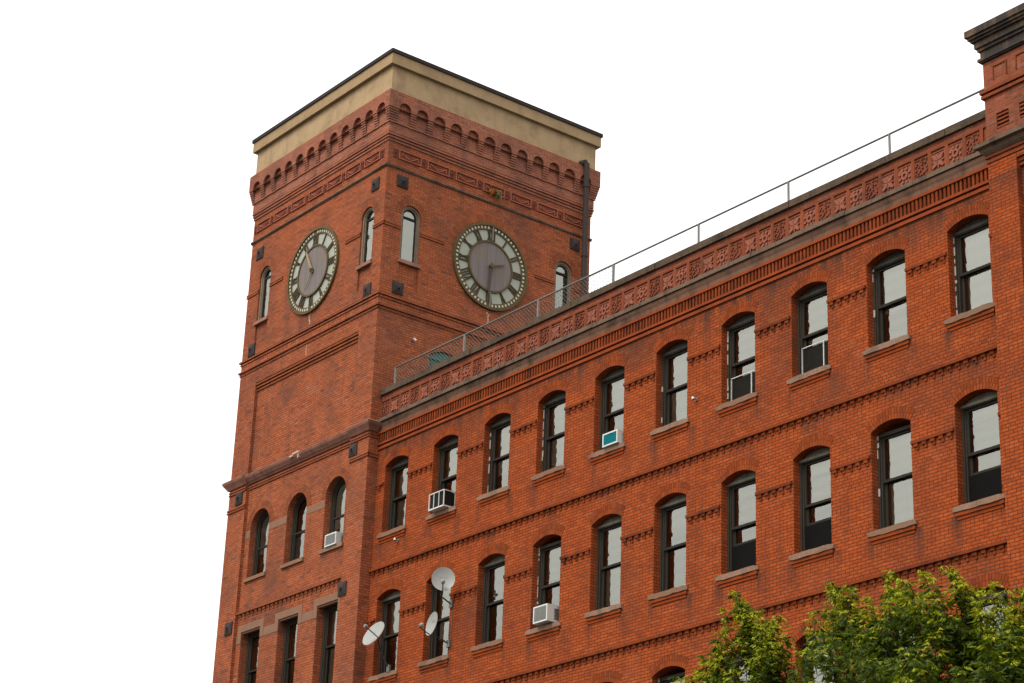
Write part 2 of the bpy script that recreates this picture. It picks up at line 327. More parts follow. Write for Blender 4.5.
# ================================================================== windows
def seg_window(parent, loc, h, w_=1.06, rise=.15, st=None, head='headp', stone='sill'):
    """sash window in a brick opening, local x along the wall, outside is -y, z 0 = sill top"""
    st = st or {}; a = w_ / 2; y = .18
    m = MB()
    for sgn in (-1, 1):
        m.box(*sorted((sgn * a, sgn * (a - .05))), y, y + .16, 0, h + .02); m.box(*sorted((sgn * (a - .05), sgn * (a - .082))), y + .035, y + .16, .03, h - .04)
    m.box(-a + .05, a - .05, y + .005, y + .16, h - .06, h + .015); m.box(-a + .05, a - .05, y + .02, y + .18, 0, .045)
    win = m.build('window', 'frame', parent); win.location = loc
    A = arc(-a, a, h, rise); hp = MB(); hp.prism([(p[0], y + .03, p[1] + .004) for p in A], [(p[0], y + .09, p[1] + .004) for p in A])
    hp.box(-a, a, y - .012, y + .03, h - .035, h + .025); hp.build('head_board', head, win) if not st.get('nohead') else None
    top, mid, bi = h - .06, h * .52, a - .082
    raise_ = st.get('up', 0)
    def sash(nm, z0, z1, yy):
        s = MB(); s.box(-bi, -bi + .065, yy, yy + .045, z0, z1); s.box(bi - .065, bi, yy, yy + .045, z0, z1)
        s.box(-bi + .065, bi - .065, yy, yy + .045, z0, z0 + .055); s.box(-bi + .065, bi - .065, yy, yy + .045, z1 - .05, z1)
        s.build(nm, 'sash', win)
        pane(win, -bi + .06, bi - .06, z0 + .05, z1 - .045, yy + .03)
    sash('upper_sash', mid - .03, top, y + .05); sash('lower_sash', .045 + raise_, mid + .03 + raise_, y + .1)
    if 'blind' in st:
        b0, b1, mt = st['blind']; B = MB(); n = 26
        if mt == 'curtain':
            pts = [(-bi + (2 * bi) * i / n, y + .2 + .018 * math.sin(i * 1.7) + .01 * math.sin(i * .9)) for i in range(n + 1)]
            B.prism([(p[0], p[1], b0 * h) for p in pts] + [(p[0], p[1] + .01, b0 * h) for p in pts[::-1]], [(p[0], p[1], b1 * h) for p in pts] + [(p[0], p[1] + .01, b1 * h) for p in pts[::-1]])
            B.build('curtain', st.get('cmat', 'blind'), win)
        else:
            z = b0 * h
            while z < b1 * h: B.box(-bi, bi, y + .19, y + .2, z, z + .045); z += .05
            B.build('blind', mt, win)
    if st.get('guard'):
        g = MB(); gh = st['guard']; yy = y + .03
        g.box(-bi, bi, yy, yy + .025, gh - .018, gh); g.box(.18, .2, yy, yy + .025, .05, gh - .018); g.box(-bi, -bi + .014, yy, yy + .025, .05, gh - .03)
        gd = g.build('window_guard', 'white', win, 'white framed half height guard with dark pleated screen')
        s = MB(); k = -bi + .02
        while k < bi - .03: s.box(k, k + .028, yy + .028, yy + .036, .05, gh - .03); k += .034
        s.build('guard_screen', 'dgrille', win)
    if st.get('screen'):
        MB().box(-bi, bi, y + .06, y + .066, .05, st['screen'] * h).build('insect_screen', 'screen', win)
    if st.get('flake'):
        p = MB(); z = 0.02; rr = random.Random(int(loc[0] * 100))
        while z < h:
            l = rr.uniform(.05, .3)
            if rr.random() < st['flake']: p.box(-a + .002, -a + rr.uniform(.02, .05), y - .008, y - .001, z, min(z + l, h))
            z += l + rr.uniform(.01, .12)
        if p.v: p.build('peeling_paint', 'flake', win)
    # stone sill with an uneven edge
    s = MB(); rr = random.Random(int(loc[0] * 77 + loc[2] * 13)); n = 9; lo, hi = -a - .115, a + .1
    ft = []; fb = []; bt = []; bb = []
    for i in range(n + 1):
        x = lo + (hi - lo) * i / n; j = rr.uniform(-.012, .012); k = rr.uniform(-.01, .01)
        e = .018 if i in (0, n) else 0
        ft.append((x, -.075 + j + e, -.012 + k * .5 - e)); fb.append((x, -.07 + j + e, -.125 + k + e)); bt.append((x, .24, .006)); bb.append((x, .05, -.13))
    for A_, B_ in ((ft, fb), (bt, ft), (fb, bb)): s.strip(A_, B_)
    s.add([ft[0], fb[0], bb[0], bt[0], ft[n], fb[n], bb[n], bt[n]], [(0, 1, 2, 3), (7, 6, 5, 4)])
    so_ = s.build('sill', stone, win)
    return win
def sill_corbel(mb, f, c, z, w_=1.06):
    mb.mbox(f, c - w_ / 2 - .06, c + w_ / 2 + .06, -.02, .045, z - .2, z - .132); mb.mbox(f, c - w_ / 2 - .03, c + w_ / 2 + .03, -.02, .02, z - .27, z - .205)
ARCHES = {}
def brick_arch(win, w_, h, rise, mat, rings=2, tk=.115):
    key = (w_, round(h, 3), rise, mat, rings)
    if key in ARCHES:
        c_ = like(ARCHES[key][0], win); like(ARCHES[key][1], win); return
    m = MB(); a = w_ / 2; Rr = (a * a + rise * rise) / (2 * rise); cz = h + rise - Rr; al = math.asin(min(1, a / Rr)) if rise < a else math.pi / 2
    for k in range(rings):
        r0 = Rr + .003 + k * (tk + .006); r1 = r0 + tk; n = max(6, int(2 * al * (r0 + tk / 2) / .074)); da = 2 * al / n
        for i in range(n):
            t0 = -al + da * i + .006 / r0; t1 = -al + da * (i + 1) - .006 / r0; pr = .006
            q = [(r * math.sin(t), cz + r * math.cos(t)) for r, t in ((r0, t0), (r0, t1), (r1, t1), (r1, t0))]
            m.prism([(p[0], -pr, p[1]) for p in q], [(p[0], .02, p[1]) for p in q])
    q0 = [(Rr + .001) * 1.0, Rr + rings * (tk + .006) + .004]; mm = MB(); N = 24
    mm.ring([(q0[1] * math.sin(-al + 2 * al * i / N), .01, cz + q0[1] * math.cos(-al + 2 * al * i / N)) for i in range(N + 1)], [(q0[0] * math.sin(-al + 2 * al * i / N), .01, cz + q0[0] * math.cos(-al + 2 * al * i / N)) for i in range(N + 1)], False, (0, -.0125, 0))
    ARCHES[key] = (m.build('brick_arch', mat, win), mm.build('arch_mortar', 'mortar', win))

# ================================================================== mill building
mill = tag(empty('mill_building', (10, 8, 0)), 'long red brick mill building with three rows of arched sash windows and rosette parapet', 'building')
mill.location = (0, 0, 0)
CX = [.916, 3.097, 5.266, 7.41, 9.572, 11.745, 13.917, 16.095, 18.285, 20.475]
ROWS = [(18.78, 1.87), (14.97, 2.05), (11.07, 2.06)]
wm = MB(); ZO = lambda k, r: -.055 * max(0, min(1, (k - 4) / 3)) if r else 0
ops = [(c - .53, c + .53, z + ZO(k, r), z + h + ZO(k, r), .15, .46, False) for k, c in enumerate(CX) for r, (z, h) in enumerate(ROWS)]
wall_panel(wm, FW, 0, PX0, 0, 22.06, ops)
wm.box(0, PX0, WY + .46, WY + .5, 22.2, 22.76); wm.quad((0, 18, 0), (PX1, 18, 0), (PX1, 18, 22.76), (0, 18, 22.76)); wm.quad((PX1, .1, 0), (PX1, 18, 0), (PX1, 18, 22.76), (PX1, .1, 22.76))
wm.build('wall', 'brick', mill, normals=False)
MB().box(0.005, PX0 - .005, WY, WY + .45, 22.06, 22.76).build('parapet', 'pbrick', mill)
im = MB(); im.quad((0.01, 2.2, 0), (PX0, 2.2, 0), (PX0, 2.2, 22), (0.01, 2.2, 22))
for z in (10.2, 14.0, 17.9, 21.6): im.box(0.01, PX0 - .01, WY + .47, 2.2, z, z + .2)
im.build('room_interior', 'room', mill, normals=False)
MB().box(.02, PX1, WY + .5, 18, 22.0, 22.25).build('roof', 'roofing', mill)
# parapet coping, slightly uneven blocks
m = MB(); x = .01; rr = random.Random(3)
while x < PX0 - .02:
    l = min(rr.uniform(1.1, 1.7), PX0 - x); j = rr.uniform(-.012, .012)
    if PX0 - (x + l) < .5: l = PX0 - x
    dz = -.05 if 4.2 < x < 5.6 else 0
    m.box(x + .004, x + l - .004, WY - .07 + j, WY + .5 + j, 22.762, 22.925 + j * .7 + dz); x += l
m.build('parapet_coping', 'coping', mill)
# projecting stone ledge (nose + moulded face)
prof = [(.0, 22.06), (.125, 22.045), (.135, 21.945), (.09, 21.925), (.075, 21.86), (.05, 21.80), (.035, 21.69), (0, 21.69)]
m = MB(); x = .02; rr = random.Random(5)
nose = MB()
while x < PX0 - .01:
    l = min(rr.uniform(1.3, 2.1), PX0 - x); j = rr.uniform(-.012, .014)
    pp = [(-.02, 22.06), (.12 + j, 22.05 + j * .4), (.132 + j, 21.945), (-.02, 21.925)]
    nose.prism([FW(x + .003, p[0], p[1]) for p in pp], [FW(x + l - .003, p[0], p[1]) for p in pp]); x += l
nose.build('stone_ledge', 'ledge', mill)
pp = [(-.02, 21.925), (.088, 21.925), (.075, 21.86), (.05, 21.80), (.04, 21.70), (-.02, 21.70)]
MB().prism([FW(0.02, p[0], p[1]) for p in pp], [FW(PX0, p[0], p[1]) for p in pp]).build('stone_moulding', 'soffit', mill)
# corbel band of upright bricks between two moulded courses
m = MB()
m.mbox(FW, .01, PX0, -.02, .085, 21.625, 21.69); m.mbox(FW, .01, PX0, -.02, .065, 21.315, 21.375); m.mbox(FW, .01, PX0, -.02, .04, 21.20, 21.275)
m.build('brick_mouldings', 'smooth', mill)
m = MB(); x = .03
while x < PX0 - .06: m.mbox(FW, x, x + .056, -.02, .06, 21.375, 21.625); x += .1065
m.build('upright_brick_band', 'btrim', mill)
def dogtooth(mb, f, s0, s1, z, course=True, d=0, pj=.075):
    if course: mb.mbox(f, s0, s1, d - .02, d + pj, z, z + .068)
    s = s0 + .01
    while s < s1 - .1:
        mb.mbox(f, s + .055, s + .165, d - .02, d + .04, z - .071, z - .003)
        mb.mbox(f, s + .115, s + .172, d - .02, d + .024, z - .142, z - .074); s += .2145
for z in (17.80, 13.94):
    m = MB(); dogtooth(m, FW, .02, PX0 - .01, z); m.build('dogtooth_course', 'btrim', mill)  # dark brick colour paints in the shadow line under the course
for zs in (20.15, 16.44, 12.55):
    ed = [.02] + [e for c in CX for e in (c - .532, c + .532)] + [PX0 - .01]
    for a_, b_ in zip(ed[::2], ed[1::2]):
        m = MB(); dogtooth(m, FW, a_ + .02, b_ - .02, zs, pj=.052); m.build('dogtooth_course', 'btrim', mill)  # short lengths carry the same painted shadow tone
# rosette frieze
m = MB(); P0_, PS = .24, .4554
for k in range(47):
    s = P0_ + PS * (k - .5)
    m.mbox(FW, max(.01, s - .042), s + .042, -.02, .035, 22.062, 22.56)
m.mbox(FW, .01, PX0, -.02, .03, 22.56, 22.60)
m.build('frieze_pilasters', 'ptrim', mill)
def petal(mb, x, z, ang, l, wd, t=.03, b=.012):
    c, s = math.cos(ang), math.sin(ang); q = [(0, 0), (l * .45, wd), (l, wd * .35), (l, -wd * .35), (l * .45, -wd)]
    o = [(x + a_ * c - b_ * s, z + a_ * s + b_ * c) for a_, b_ in q]
    mb.prism([(p[0], -b, p[1]) for p in o], [(p[0], -b - t, p[1]) for p in o])
def rosette(kind):
    m = MB(); m.box(-.18, .18, -.012, .02, -.215, .215)
    for s in (-1, 1): m.box(*sorted((s * .18, s * .165)), -.03, -.011, -.215, .215); m.box(-.165, .165, -.03, -.011, *sorted((s * .215, s * .2)))
    if kind == 0:
        r_ = random.Random(9)
        for ix in range(4):
            for iz in range(5): petal(m, -.12 + .08 * ix + r_.uniform(-.012, .012), -.16 + .08 * iz + r_.uniform(-.012, .012), r_.uniform(0, 6.28), .062, .024, .03)
    elif kind == 1:
        for i in range(4):
            petal(m, 0, 0, math.pi / 4 + i * math.pi / 2, .2, .052, .04); petal(m, .03 * math.cos(i * math.pi / 2), .03 * math.sin(i * math.pi / 2), i * math.pi / 2, .13, .022, .03)
    else:
        o = [(.085 * math.cos(i * math.pi / 8), -.012, .095 * math.sin(i * math.pi / 8)) for i in range(16)]; n_ = [(p[0] * .5, p[1], p[2] * .5) for p in o]
        m.ring(o, n_, True, (0, -.035, 0))
        for i in range(8): petal(m, .1 * math.cos(i * math.pi / 4 + .39), .115 * math.sin(i * math.pi / 4 + .39), i * math.pi / 4 + .39, .075, .033, .032)
    return m
RK = {}
for k in range(46):
    kind = k % 3; loc = (P0_ + PS * k, WY, 22.29)
    if kind not in RK:
        RK[kind] = rosette(kind).build('rosette_panel', ('rosed', 'rose', 'rose')[kind], mill); RK[kind].location = loc
    else: like(RK[kind], mill, loc)

# the thirty windows
B = 'blind'; C = 'curtain'
S1 = [dict(blind=(0, .9, 'curtain'), cmat='curtain'), dict(blind=(.5, 1, 'blind')), dict(blind=(.3, 1, 'curtain'), flake=.6), dict(blind=(.1, 1, 'blind'), flake=.9), dict(blind=(.5, 1, 'blind')), dict(blind=(.0, 1, 'blind'), flake=.3),
      dict(blind=(.5, 1, 'blind'), guard=.66, flake=.6), dict(blind=(.45, 1, 'blind'), guard=.72), dict(blind=(.45, 1, 'curtain'), flake=.3), dict(blind=(.0, 1, 'curtain'), flake=.9)]
S2 = [dict(blind=(.5, 1, 'curtain')), dict(blind=(.3, 1, 'curtain')), dict(blind=(.6, 1, 'curtain'), cmat='curtain'), dict(blind=(.6, 1, 'blind'), flake=.5, nohead=1), dict(blind=(.1, 1, 'blind')), dict(blind=(.72, 1, 'blind')), dict(blind=(.5, 1, 'blind'), up=.62, screen=.32),
      dict(blind=(.5, 1, 'blind'), up=.6, screen=.31), dict(blind=(.05, 1, 'curtain'), flake=.3, nohead=1), dict(blind=(.5, 1, 'blind'), up=.6, screen=.31)]
SCB = None
for r, (z, h) in enumerate(ROWS):
    for k, c in enumerate(CX):
        st = (S1, S2, S2[3:] + S2[:3])[r][k]
        hd = 'darkhead' if r == 0 else 'headp'
        zo = -.055 * max(0, min(1, (k - 4) / 3)) if r else 0
        wn = seg_window(mill, (c, WY, z + zo), h, st=st, head=hd, stone='sill' if (k * 7 + r) % 3 else 'band')
        brick_arch(wn, 1.06, h, .15, 'trim')
        if SCB is None:
            m = MB(); sill_corbel(m, lambda s, d, z: (s, -d, z), 0, 0); SCB = m.build('sill_corbel', 'trim', wn)
        else: like(SCB, wn)

# ---- end pier
pm = MB()
wall_panel(pm, F0, PX0, PX1, 0, 21.72, [(22.03, 27.5, 0.0, 21.42, 0, .14, True)])
pm.quad((PX0, 0, 0), (PX0, 6, 0), (PX0, 6, 21.72), (PX0, 0, 21.72)); pm.quad((PX1, 0, 0), (PX1, 6, 0), (PX1, 6, 21.72), (PX1, 0, 21.72))
pier = pm.build('end_pier', 'brick', mill, normals=False)
pm = MB(); wall_panel(pm, F0, PX0, PX1, 21.72, 23.76, [(21.6 + .57 * i, 21.91 + .57 * i, 22.19, 22.54, 0, .07, True) for i in range(11)])
pm.quad((PX0, 0, 21.72), (PX0, 6, 21.72), (PX0, 6, 23.76), (PX0, 0, 23.76)); pm.quad((PX1, 0, 21.72), (PX1, 6, 21.72), (PX1, 6, 23.76), (PX1, 0, 23.76)); pm.quad((PX0, 6, 22), (PX1, 6, 22), (PX1, 6, 23.76), (PX0, 6, 23.76))
pm.build('pier_attic', 'pbrick', pier, normals=False)
m = MB()
for i in range(11):
    for q in range(4): m.mbox(F0, 21.6 + .57 * i, 21.91 + .57 * i, -.068, -.012, 22.215 + q * .085, 22.255 + q * .085)
    a_ = 21.6 + .57 * i
    for x0, x1, z0, z1 in ((a_, a_ + .3, 23.59, 23.62), (a_ - .03, a_, 23.3, 23.62), (a_ + .3, a_ + .33, 23.3, 23.62)): m.mbox(F0, x0, x1, -.02, .022, z0, z1)
for z, p in ((23.06, .07), (22.955, .05)): m.box(PX0 - p, PX1, -p, 5.9, z, z + .066)
for z, p in ((22.03 - .4, .035), (21.53, .02)): m.mbox(F0, PX0 - p, PX1, -.02, p, z, z + .06)
m.mbox(F0, 22.035, 27.49, -.13, -.05, 21.34, 21.41); m.mbox(F0, 22.035, 27.49, -.13, -.08, 21.26, 21.33)
m.build('pier_brickwork', 'ptrim', pier)
pp = [(-.02, 21.98), (.19, 21.93), (.2, 21.84), (.12, 21.815), (.09, 21.75), (.04, 21.70), (-.02, 21.70)]
L1 = [(PX0 - max(p[0], 0), -p[0], p[1]) for p in pp]
MB().prism(L1, [(PX1, -p[0], p[1]) for p in pp]).build('pier_ledge', 'ledge', pier)
m = MB()
for p, z0, z1 in ((.045, 23.77, 23.80), (.075, 23.80, 23.86), (.03, 23.86, 24.03), (.07, 24.03, 24.10), (.11, 24.10, 24.24), (.16, 24.24, 24.29), (.2, 24.29, 24.35), (.24, 24.35, 24.50)):
    m.box(PX0 - p, PX1, -p, 6 + p, z0 + .0005, z1)
q = [(PX0 - .24, -.24, 24.5005), (PX1, -.24, 24.5005), (PX1, 6.2, 24.5005), (PX0 - .24, 6.2, 24.5005)]; q2 = [(PX0 + .03, .03, 24.62), (PX1 - .2, .03, 24.62), (PX1 - .2, 5.9, 24.62), (PX0 + .03, 5.9, 24.62)]
m.prism(q, q2); m.build('pier_cornice', 'copper', pier)

# ================================================================== clock tower
tower = tag(empty('clock_tower'), 'square red brick clock tower with two clock faces and tan stucco parapet', 'tower')
tm = MB()
TC = [-5.485, -3.54, -1.605]
t_ops = [(c - .5, c + .5, 18.83, 20.31, .5, .45, False) for c in TC] + [(c - .5, c + .5, 15.0, 17.28, 0, .45, False) for c in TC]
BX0, BX1 = -6.25, -.87
wall_panel(tm, F0, BX0, BX1, 0, 21.75, t_ops, d=BD)
ck = [(-1.12, -.5, 26.87, 28.31, .31, .4, False), (-6.55, -5.93, 26.87, 28.31, .31, .4, False)]
ap = lambda o, b: (o[0], o[1], b, o[2] - .1, 0, .05, True)
wall_panel(tm, F0, TX0, TX1, 21.75, 25.0, [(BX0, BX1, 21.75, 24.85, 0, .1, True)])
wall_panel(tm, F0, TX0, TX1, 25.0, 30.42, ck + [ap(o, 26.1) for o in ck])
for a_, b_ in ((TX0, BX0), (BX1, TX1)): tm.quad(F0(a_, 0, 0), F0(b_, 0, 0), F0(b_, 0, 21.75), F0(a_, 0, 21.75))
for s in (BX0, BX1): tm.quad(F0(s, 0, 0), F0(s, BD, 0), F0(s, BD, 21.75), F0(s, 0, 21.75))
cs = [(.6, 1.26, 26.93, 28.33, .33, .4, False), (6.12, 6.78, 26.93, 28.33, .33, .4, False)]
GD = (1.8, 2.95, 22.3, 24.40, .2, .12, True)
wall_panel(tm, SD, 0, TD, 22.0, 30.42, cs + [ap(o, 26.1) for o in cs] + [GD])
tm.quad((0, 0, 0), (0, WY + .5, 0), (0, WY + .5, 22), (0, 0, 22)); tm.quad((0, WY, 21.9), (0, TD, 21.9), (0, TD, 22.0), (0, WY, 22.0))
tm.quad((TX0, 0, 0), (TX0, TD, 0), (TX0, TD, 30.42), (TX0, 0, 30.42)); tm.quad((TX0, TD, 0), (TX1, TD, 0), (TX1, TD, 30.42), (TX0, TD, 30.42))
tm.box(TX0 - .0, TX1, 0.0, TD, 30.4195, 30.44)
twall = tm.build('wall', 'tbrick', tower, normals=False)
MB().box(TX0 + .6, -.6, .62, TD - .6, 14, 30).build('room_interior', 'room', tower)
def ringbox(mb, p, z0, z1, lap=0): mb.box(TX0 - p, TX1 + p, -p, TD + p, z0, z1)
up = MB()
for i, z in enumerate((30.44, 30.525, 30.61)): ringbox(up, .028 + .02 * i, z + .012, z + .068); ringbox(up, .0 + .012 * i, z + .068, z + .097)
ringbox(up, .06, 30.704, 31.0); ringbox(up, .092, 31.0, 31.955); up.build('arcade_wall', 'abrick', tower); up = MB()
for z in (25.66, 25.32):       # paired projecting courses round the clock stage
    for z2, p in ((z - .035, .025), (z + .045, .06)): up.mbox(F0, TX0 - p, TX1 + p, -.02, p, z2, z2 + .05); up.mbox(SD, 0, TD + p, -.02, p, z2, z2 + .05)
up.build('paired_courses', 'tbrick', tower)
m = MB()
for z, p in ((24.60, .034), (24.685, .066), (24.77, .096)): m.mbox(F0, BX0 + .002, BX1 - .002, -.102, -.1 + p, z, z + .055)
for s0, s1 in ((-.5, TX1 + .03), (-1.87, -1.12), (-6.07 + .14, -5.2), (TX0 - .03, -6.55)):
    for z in (27.83, 27.90): m.mbox(F0, s0, s1, -.02, .03, z, z + .045)
for s0, s1 in ((0.0, .6), (1.26, 2.08), (5.35, 6.12), (6.78, TD + .03)):
    for z in (27.83, 27.90): m.mbox(SD, s0, s1, -.02, .03, z, z + .045)
for a_, b_, dd in ((TX0, BX0, 0), (BX1, TX1, 0)):
    for z in (20.985, 21.06): m.mbox(F0, a_ - (.03 if a_ == TX0 else -.0), b_ + (.03 if b_ == TX1 else 0), -.02, .03, z, z + .045)
    for z in (21.53, 21.605): m.mbox(F0, a_, b_, -.02, .03, z, z + .045)
for z in (20.985, 21.06, 21.53, 21.605): m.mbox(SD, 0, WY - .005, -.02, .03, z, z + .045)
for z in (21.53, 21.605): m.mbox(F0, BX0, BX1, -.12, -.07, z, z + .045)
fb = lambda s, d, z: (s, .1 - d, z)
for z in (17.82,): dogtooth(m, fb, BX0 + .01, BX1 - .01, z)
m.build('brick_string_courses', 'ttrim', tower)
# arcade of corbelled arches
m = MB(); STP = .0155; R0 = .205; ZB = 31.42
for f, s0, s1, cc in ((F0, TX0 - .19, TX1 + .19, (TX0 + TX1) / 2), (SD, -.19, TD + .19, TD / 2)):
    st_ = .612 if f is F0 else .606; cen = [cc + (k - 5.5) * st_ for k in range(12)]
    wall_panel(m, f, s0, s1, ZB, 31.955, [(c - R0, c + R0, ZB, 31.455, R0, .1, False) for c in cen], d=.19)
    if f is SD: s0 = -.052
    ed = [s0] + [e for c in cen for e in (c - R0, c + R0)] + [s1]
    for a_, b_ in zip(ed[::2], ed[1::2]):
        m.quad(f(a_, .055, ZB), f(b_, .055, ZB), f(b_, .19, ZB), f(a_, .19, ZB))
        for i in range(6):
            e1 = b_; e0 = a_ + (STP * (i + 1) if f is F0 and a_ == s0 else 0)
            if b_ == s1: e1 = b_ - STP * (i + 1)
            m.mbox(f, e0, e1, .05, .19 - STP * (i + 1), ZB - .0715 * (i + 1), ZB - .0715 * i - .022)
            m.mbox(f, e0 + .01, e1 - .012, .05, .18 - STP * (i + 1), ZB - .0715 * i - .022, ZB - .0715 * i)
# the two hidden sides keep the same outline
m.box(TX0 - .19, TX1 - .3, TD + .06, TD + .19, 31.4, 31.953); m.box(TX0 - .19, TX0 - .06, .06, TD + .19, 31.4, 31.953)
for i in range(5): m.box(TX1 - .4, TX1 + .15 - .025 * i, TD + .055, TD + .19 - .025 * (i + 1), 31.40 - .0715 * (i + 1), 31.40 - .0715 * i); m.box(TX0 - .19 + .025 * (i + 1), TX0 - .05, .0, TD, 31.40 - .0715 * (i + 1), 31.40 - .0715 * i)
m.build('corbel_arcade', 'abrick', tower, normals=False)
m = MB(); ringbox(m, .072, 31.956, 32.80); m.build('parapet_wall', 'concrete', tower)
m = MB(); ringbox(m, .185, 32.80, 33.14); m.build('parapet_fascia', 'fascia', tower)
m = MB(); ringbox(m, .225, 33.141, 33.255); m.build('parapet_cap', 'cap', tower)
# thin stone string under the frieze, in butted lengths
m = MB(); rr = random.Random(11)
for f, a_, b_ in ((F0, TX0 - .05, TX1 + .05), (SD, 0.0, TD + .05)):
    s = a_
    while s < b_ - .05:
        l = min(rr.uniform(.9, 1.3), b_ - s); e = s + l
        if b_ - e < .4: e = b_
        p = .05 + rr.uniform(-.006, .006); m.mbox(f, s + .004, e - .004, -.02, p, 29.665, 29.71); m.mbox(f, s + .004, e - .004, -.02, p * .5, 29.635, 29.665); s = e
m.build('stone_string', 'tstring', tower)
# swag frieze
def swag(wd):
    m = MB(); h = .145; a = wd / 2
    for x0, x1, z0, z1 in ((-a, a, h - .03, h), (-a, a, -h, -h + .03), (-a, -a + .035, -h + .03, h - .03), (a - .035, a, -h + .03, h - .03)): m.box(x0, x1, -.04, .015, z0, z1)
    pts = [(-a * .72 + 2 * a * .72 * i / 10, -.015, .06 - .13 * math.sin(math.pi * i / 10)) for i in range(11)]
    m.tube(pts, .022, 5); m.tube([(p[0], p[1], p[2] + .05) for p in pts[2:9]], .012, 5)
    for i in (0, 10): m.tube([pts[i], (pts[i][0], -.015, -.07)], .018, 5)
    return m
def scroll():
    m = MB(); m.box(-.075, .075, -.012, .015, -.14, .14); m.tube([(0, -.02, -.12), (.035, -.02, -.06), (-.03, -.02, 0), (.035, -.02, .06), (0, -.02, .12)], .02, 5); return m
SW = SC = SB = None
for f, n_, p0, ps, wd, rz in ((F0, 7, TX0 + .62, .97, .78, 0), (SD, 7, .745, 1.0, .78, math.pi / 2)):
    for k in range(n_):
        c = p0 + ps * k; loc = f(c, .0, 30.115)
        if SW is None:
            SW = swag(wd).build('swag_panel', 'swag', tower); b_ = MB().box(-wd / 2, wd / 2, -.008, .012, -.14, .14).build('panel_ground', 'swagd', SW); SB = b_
            SW.location = loc; SW.rotation_euler = (0, 0, rz)
        else: o = like(SW, tower, loc, rz); like(SB, o)
    for k in range(n_ + 1):
        c = p0 + ps * (k - .5); loc = f(c, .0, 30.115)
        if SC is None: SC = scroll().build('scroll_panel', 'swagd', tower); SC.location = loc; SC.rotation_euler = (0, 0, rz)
        else: like(SC, tower, loc, rz)
# stone ledge between shaft and lower storeys
def ledge_prof(p): return [(-.02, 21.99), (p * .8, 21.965), (p, 21.93), (p * .86, 21.86), (p * .45, 21.76), (p * .25, 21.70), (-.02, 21.69)]
m = MB()
for a_, b_, off, p in ((BX0 + .0, BX1, -.1, .2),): m.prism([F0(a_, off + q[0], q[1]) for q in ledge_prof(p)], [F0(b_, off + q[0], q[1]) for q in ledge_prof(p)])
pr = ledge_prof(.19)
for a_, b_, l, r in ((TX0, BX0, 1, 0), (BX1, TX1, 0, 1)):
    m.prism([F0(a_ - l * max(q[0], 0), q[0], q[1]) for q in pr], [F0(b_ + r * max(q[0], 0), q[0], q[1]) for q in pr])
m.prism([(q[0], -max(q[0], 0), q[1]) for q in pr], [(q[0], WY - .08, q[1]) for q in pr])
m.build('stone_ledge', 'tledge', tower)
# stone bands and lintels of the lower storeys
m = MB(); bands = [(BX0 + .01, TC[0] - .505), (TC[0] + .505, TC[1] - .505), (TC[1] + .505, TC[2] - .505), (TC[2] + .505, BX1 - .003)]
for a_, b_ in bands[:3]: m = MB(); m.mbox(fb, a_, b_, -.02, .006, 20.06, 20.25); m.build('stone_band', 'band', tower)
for a_, b_ in bands: m = MB(); m.mbox(fb, a_, b_, -.02, .005, 16.98, 17.22); m.build('stone_band', 'band', tower)
def arch_window(parent, loc, rz, w_, h, r, mid, fm, st=None, sillm='tledge', yy=.05):
    a = w_ / 2; st = st or {}; m = MB()
    def outl(i): return [(-a + i, 0)] + [(-(a - i) * math.cos(math.pi * k / 16), h + (r - i) * math.sin(math.pi * k / 16)) for k in range(17)] + [(a - i, 0)]
    def band(mm, i0, i1, y0, y1): mm.ring([(p[0], y0, p[1]) for p in outl(i0)], [(p[0], y0, p[1]) for p in outl(i1)], False, (0, y1 - y0, 0))
    band(m, 0, .06, yy, yy + .14); band(m, .06, .095, yy + .03, yy + .14)
    win = m.build('window', fm, parent); win.location = loc; win.rotation_euler = (0, 0, rz)
    s = MB(); z = mid * h; s.box(-a + .095, a - .095, yy + .05, yy + .11, z - .03, z + .03); band(s, .095, .13, yy + .06, yy + .1); s.box(-a + .095, a - .095, yy + .05, yy + .12, 0, .05)
    s.build('sash', st.get('sash', 'sash'), win)
    pane(win, -a + .12, a - .12, 0.04, h, yy + .08)
    o = [(p[0], p[1]) for p in outl(.12)[1:-1]][::-1]; m = MB(); m.add([(p[0], yy + .08, p[1]) for p in o], [tuple(range(len(o)))]); m.build('pane', 'glass', win, normals=False)
    if 'blind' in st:
        b0, b1, mt = st['blind']; x0, x1 = st.get('span', (-a + .1, a - .1)); MB().box(x0, x1, yy + .1, yy + .11, b0 * h, b1 * h + (r * .8 if b1 >= 1 else 0)).build('blind', mt, win)
    sl_ = MB(); sl_.box(-a - .06, a + .06, -.06, .2, -.105, -.002); sl_.build('sill', sillm, win); return win
for k, c in enumerate(TC):
    wn = arch_window(tower, (c, .1, 18.83), 0, 1.0, 1.48, .5, .62, 'frame', dict(blind=[(.5, 1.2, 'curtain'), (0, .55, 'cloth'), (.4, 1.3, 'blind')][k]), 'sill' if k == 2 else 'band', .18)
    brick_arch(wn, 1.0, 1.48, .5, 'ttrim', 2, .105)
for k, o in enumerate(ck):
    wn = arch_window(tower, ((o[0] + o[1]) / 2, 0, o[2]), 0, o[1] - o[0], o[3] - o[2], .31, .98, 'tframe', dict(blind=(0, 1, 'shade') if k == 0 else (0, 1, 'curtain')))
    brick_arch(wn, o[1] - o[0], o[3] - o[2], .31, 'ttrim', 2, .1)
for k, o in enumerate(cs):
    wn = arch_window(tower, (0, (o[0] + o[1]) / 2, o[2]), math.pi / 2, o[1] - o[0], o[3] - o[2], .33, .98, 'tframe', dict(blind=(0, 1, 'shade')))
    brick_arch(wn, o[1] - o[0], o[3] - o[2], .33, 'ttrim', 2, .1)
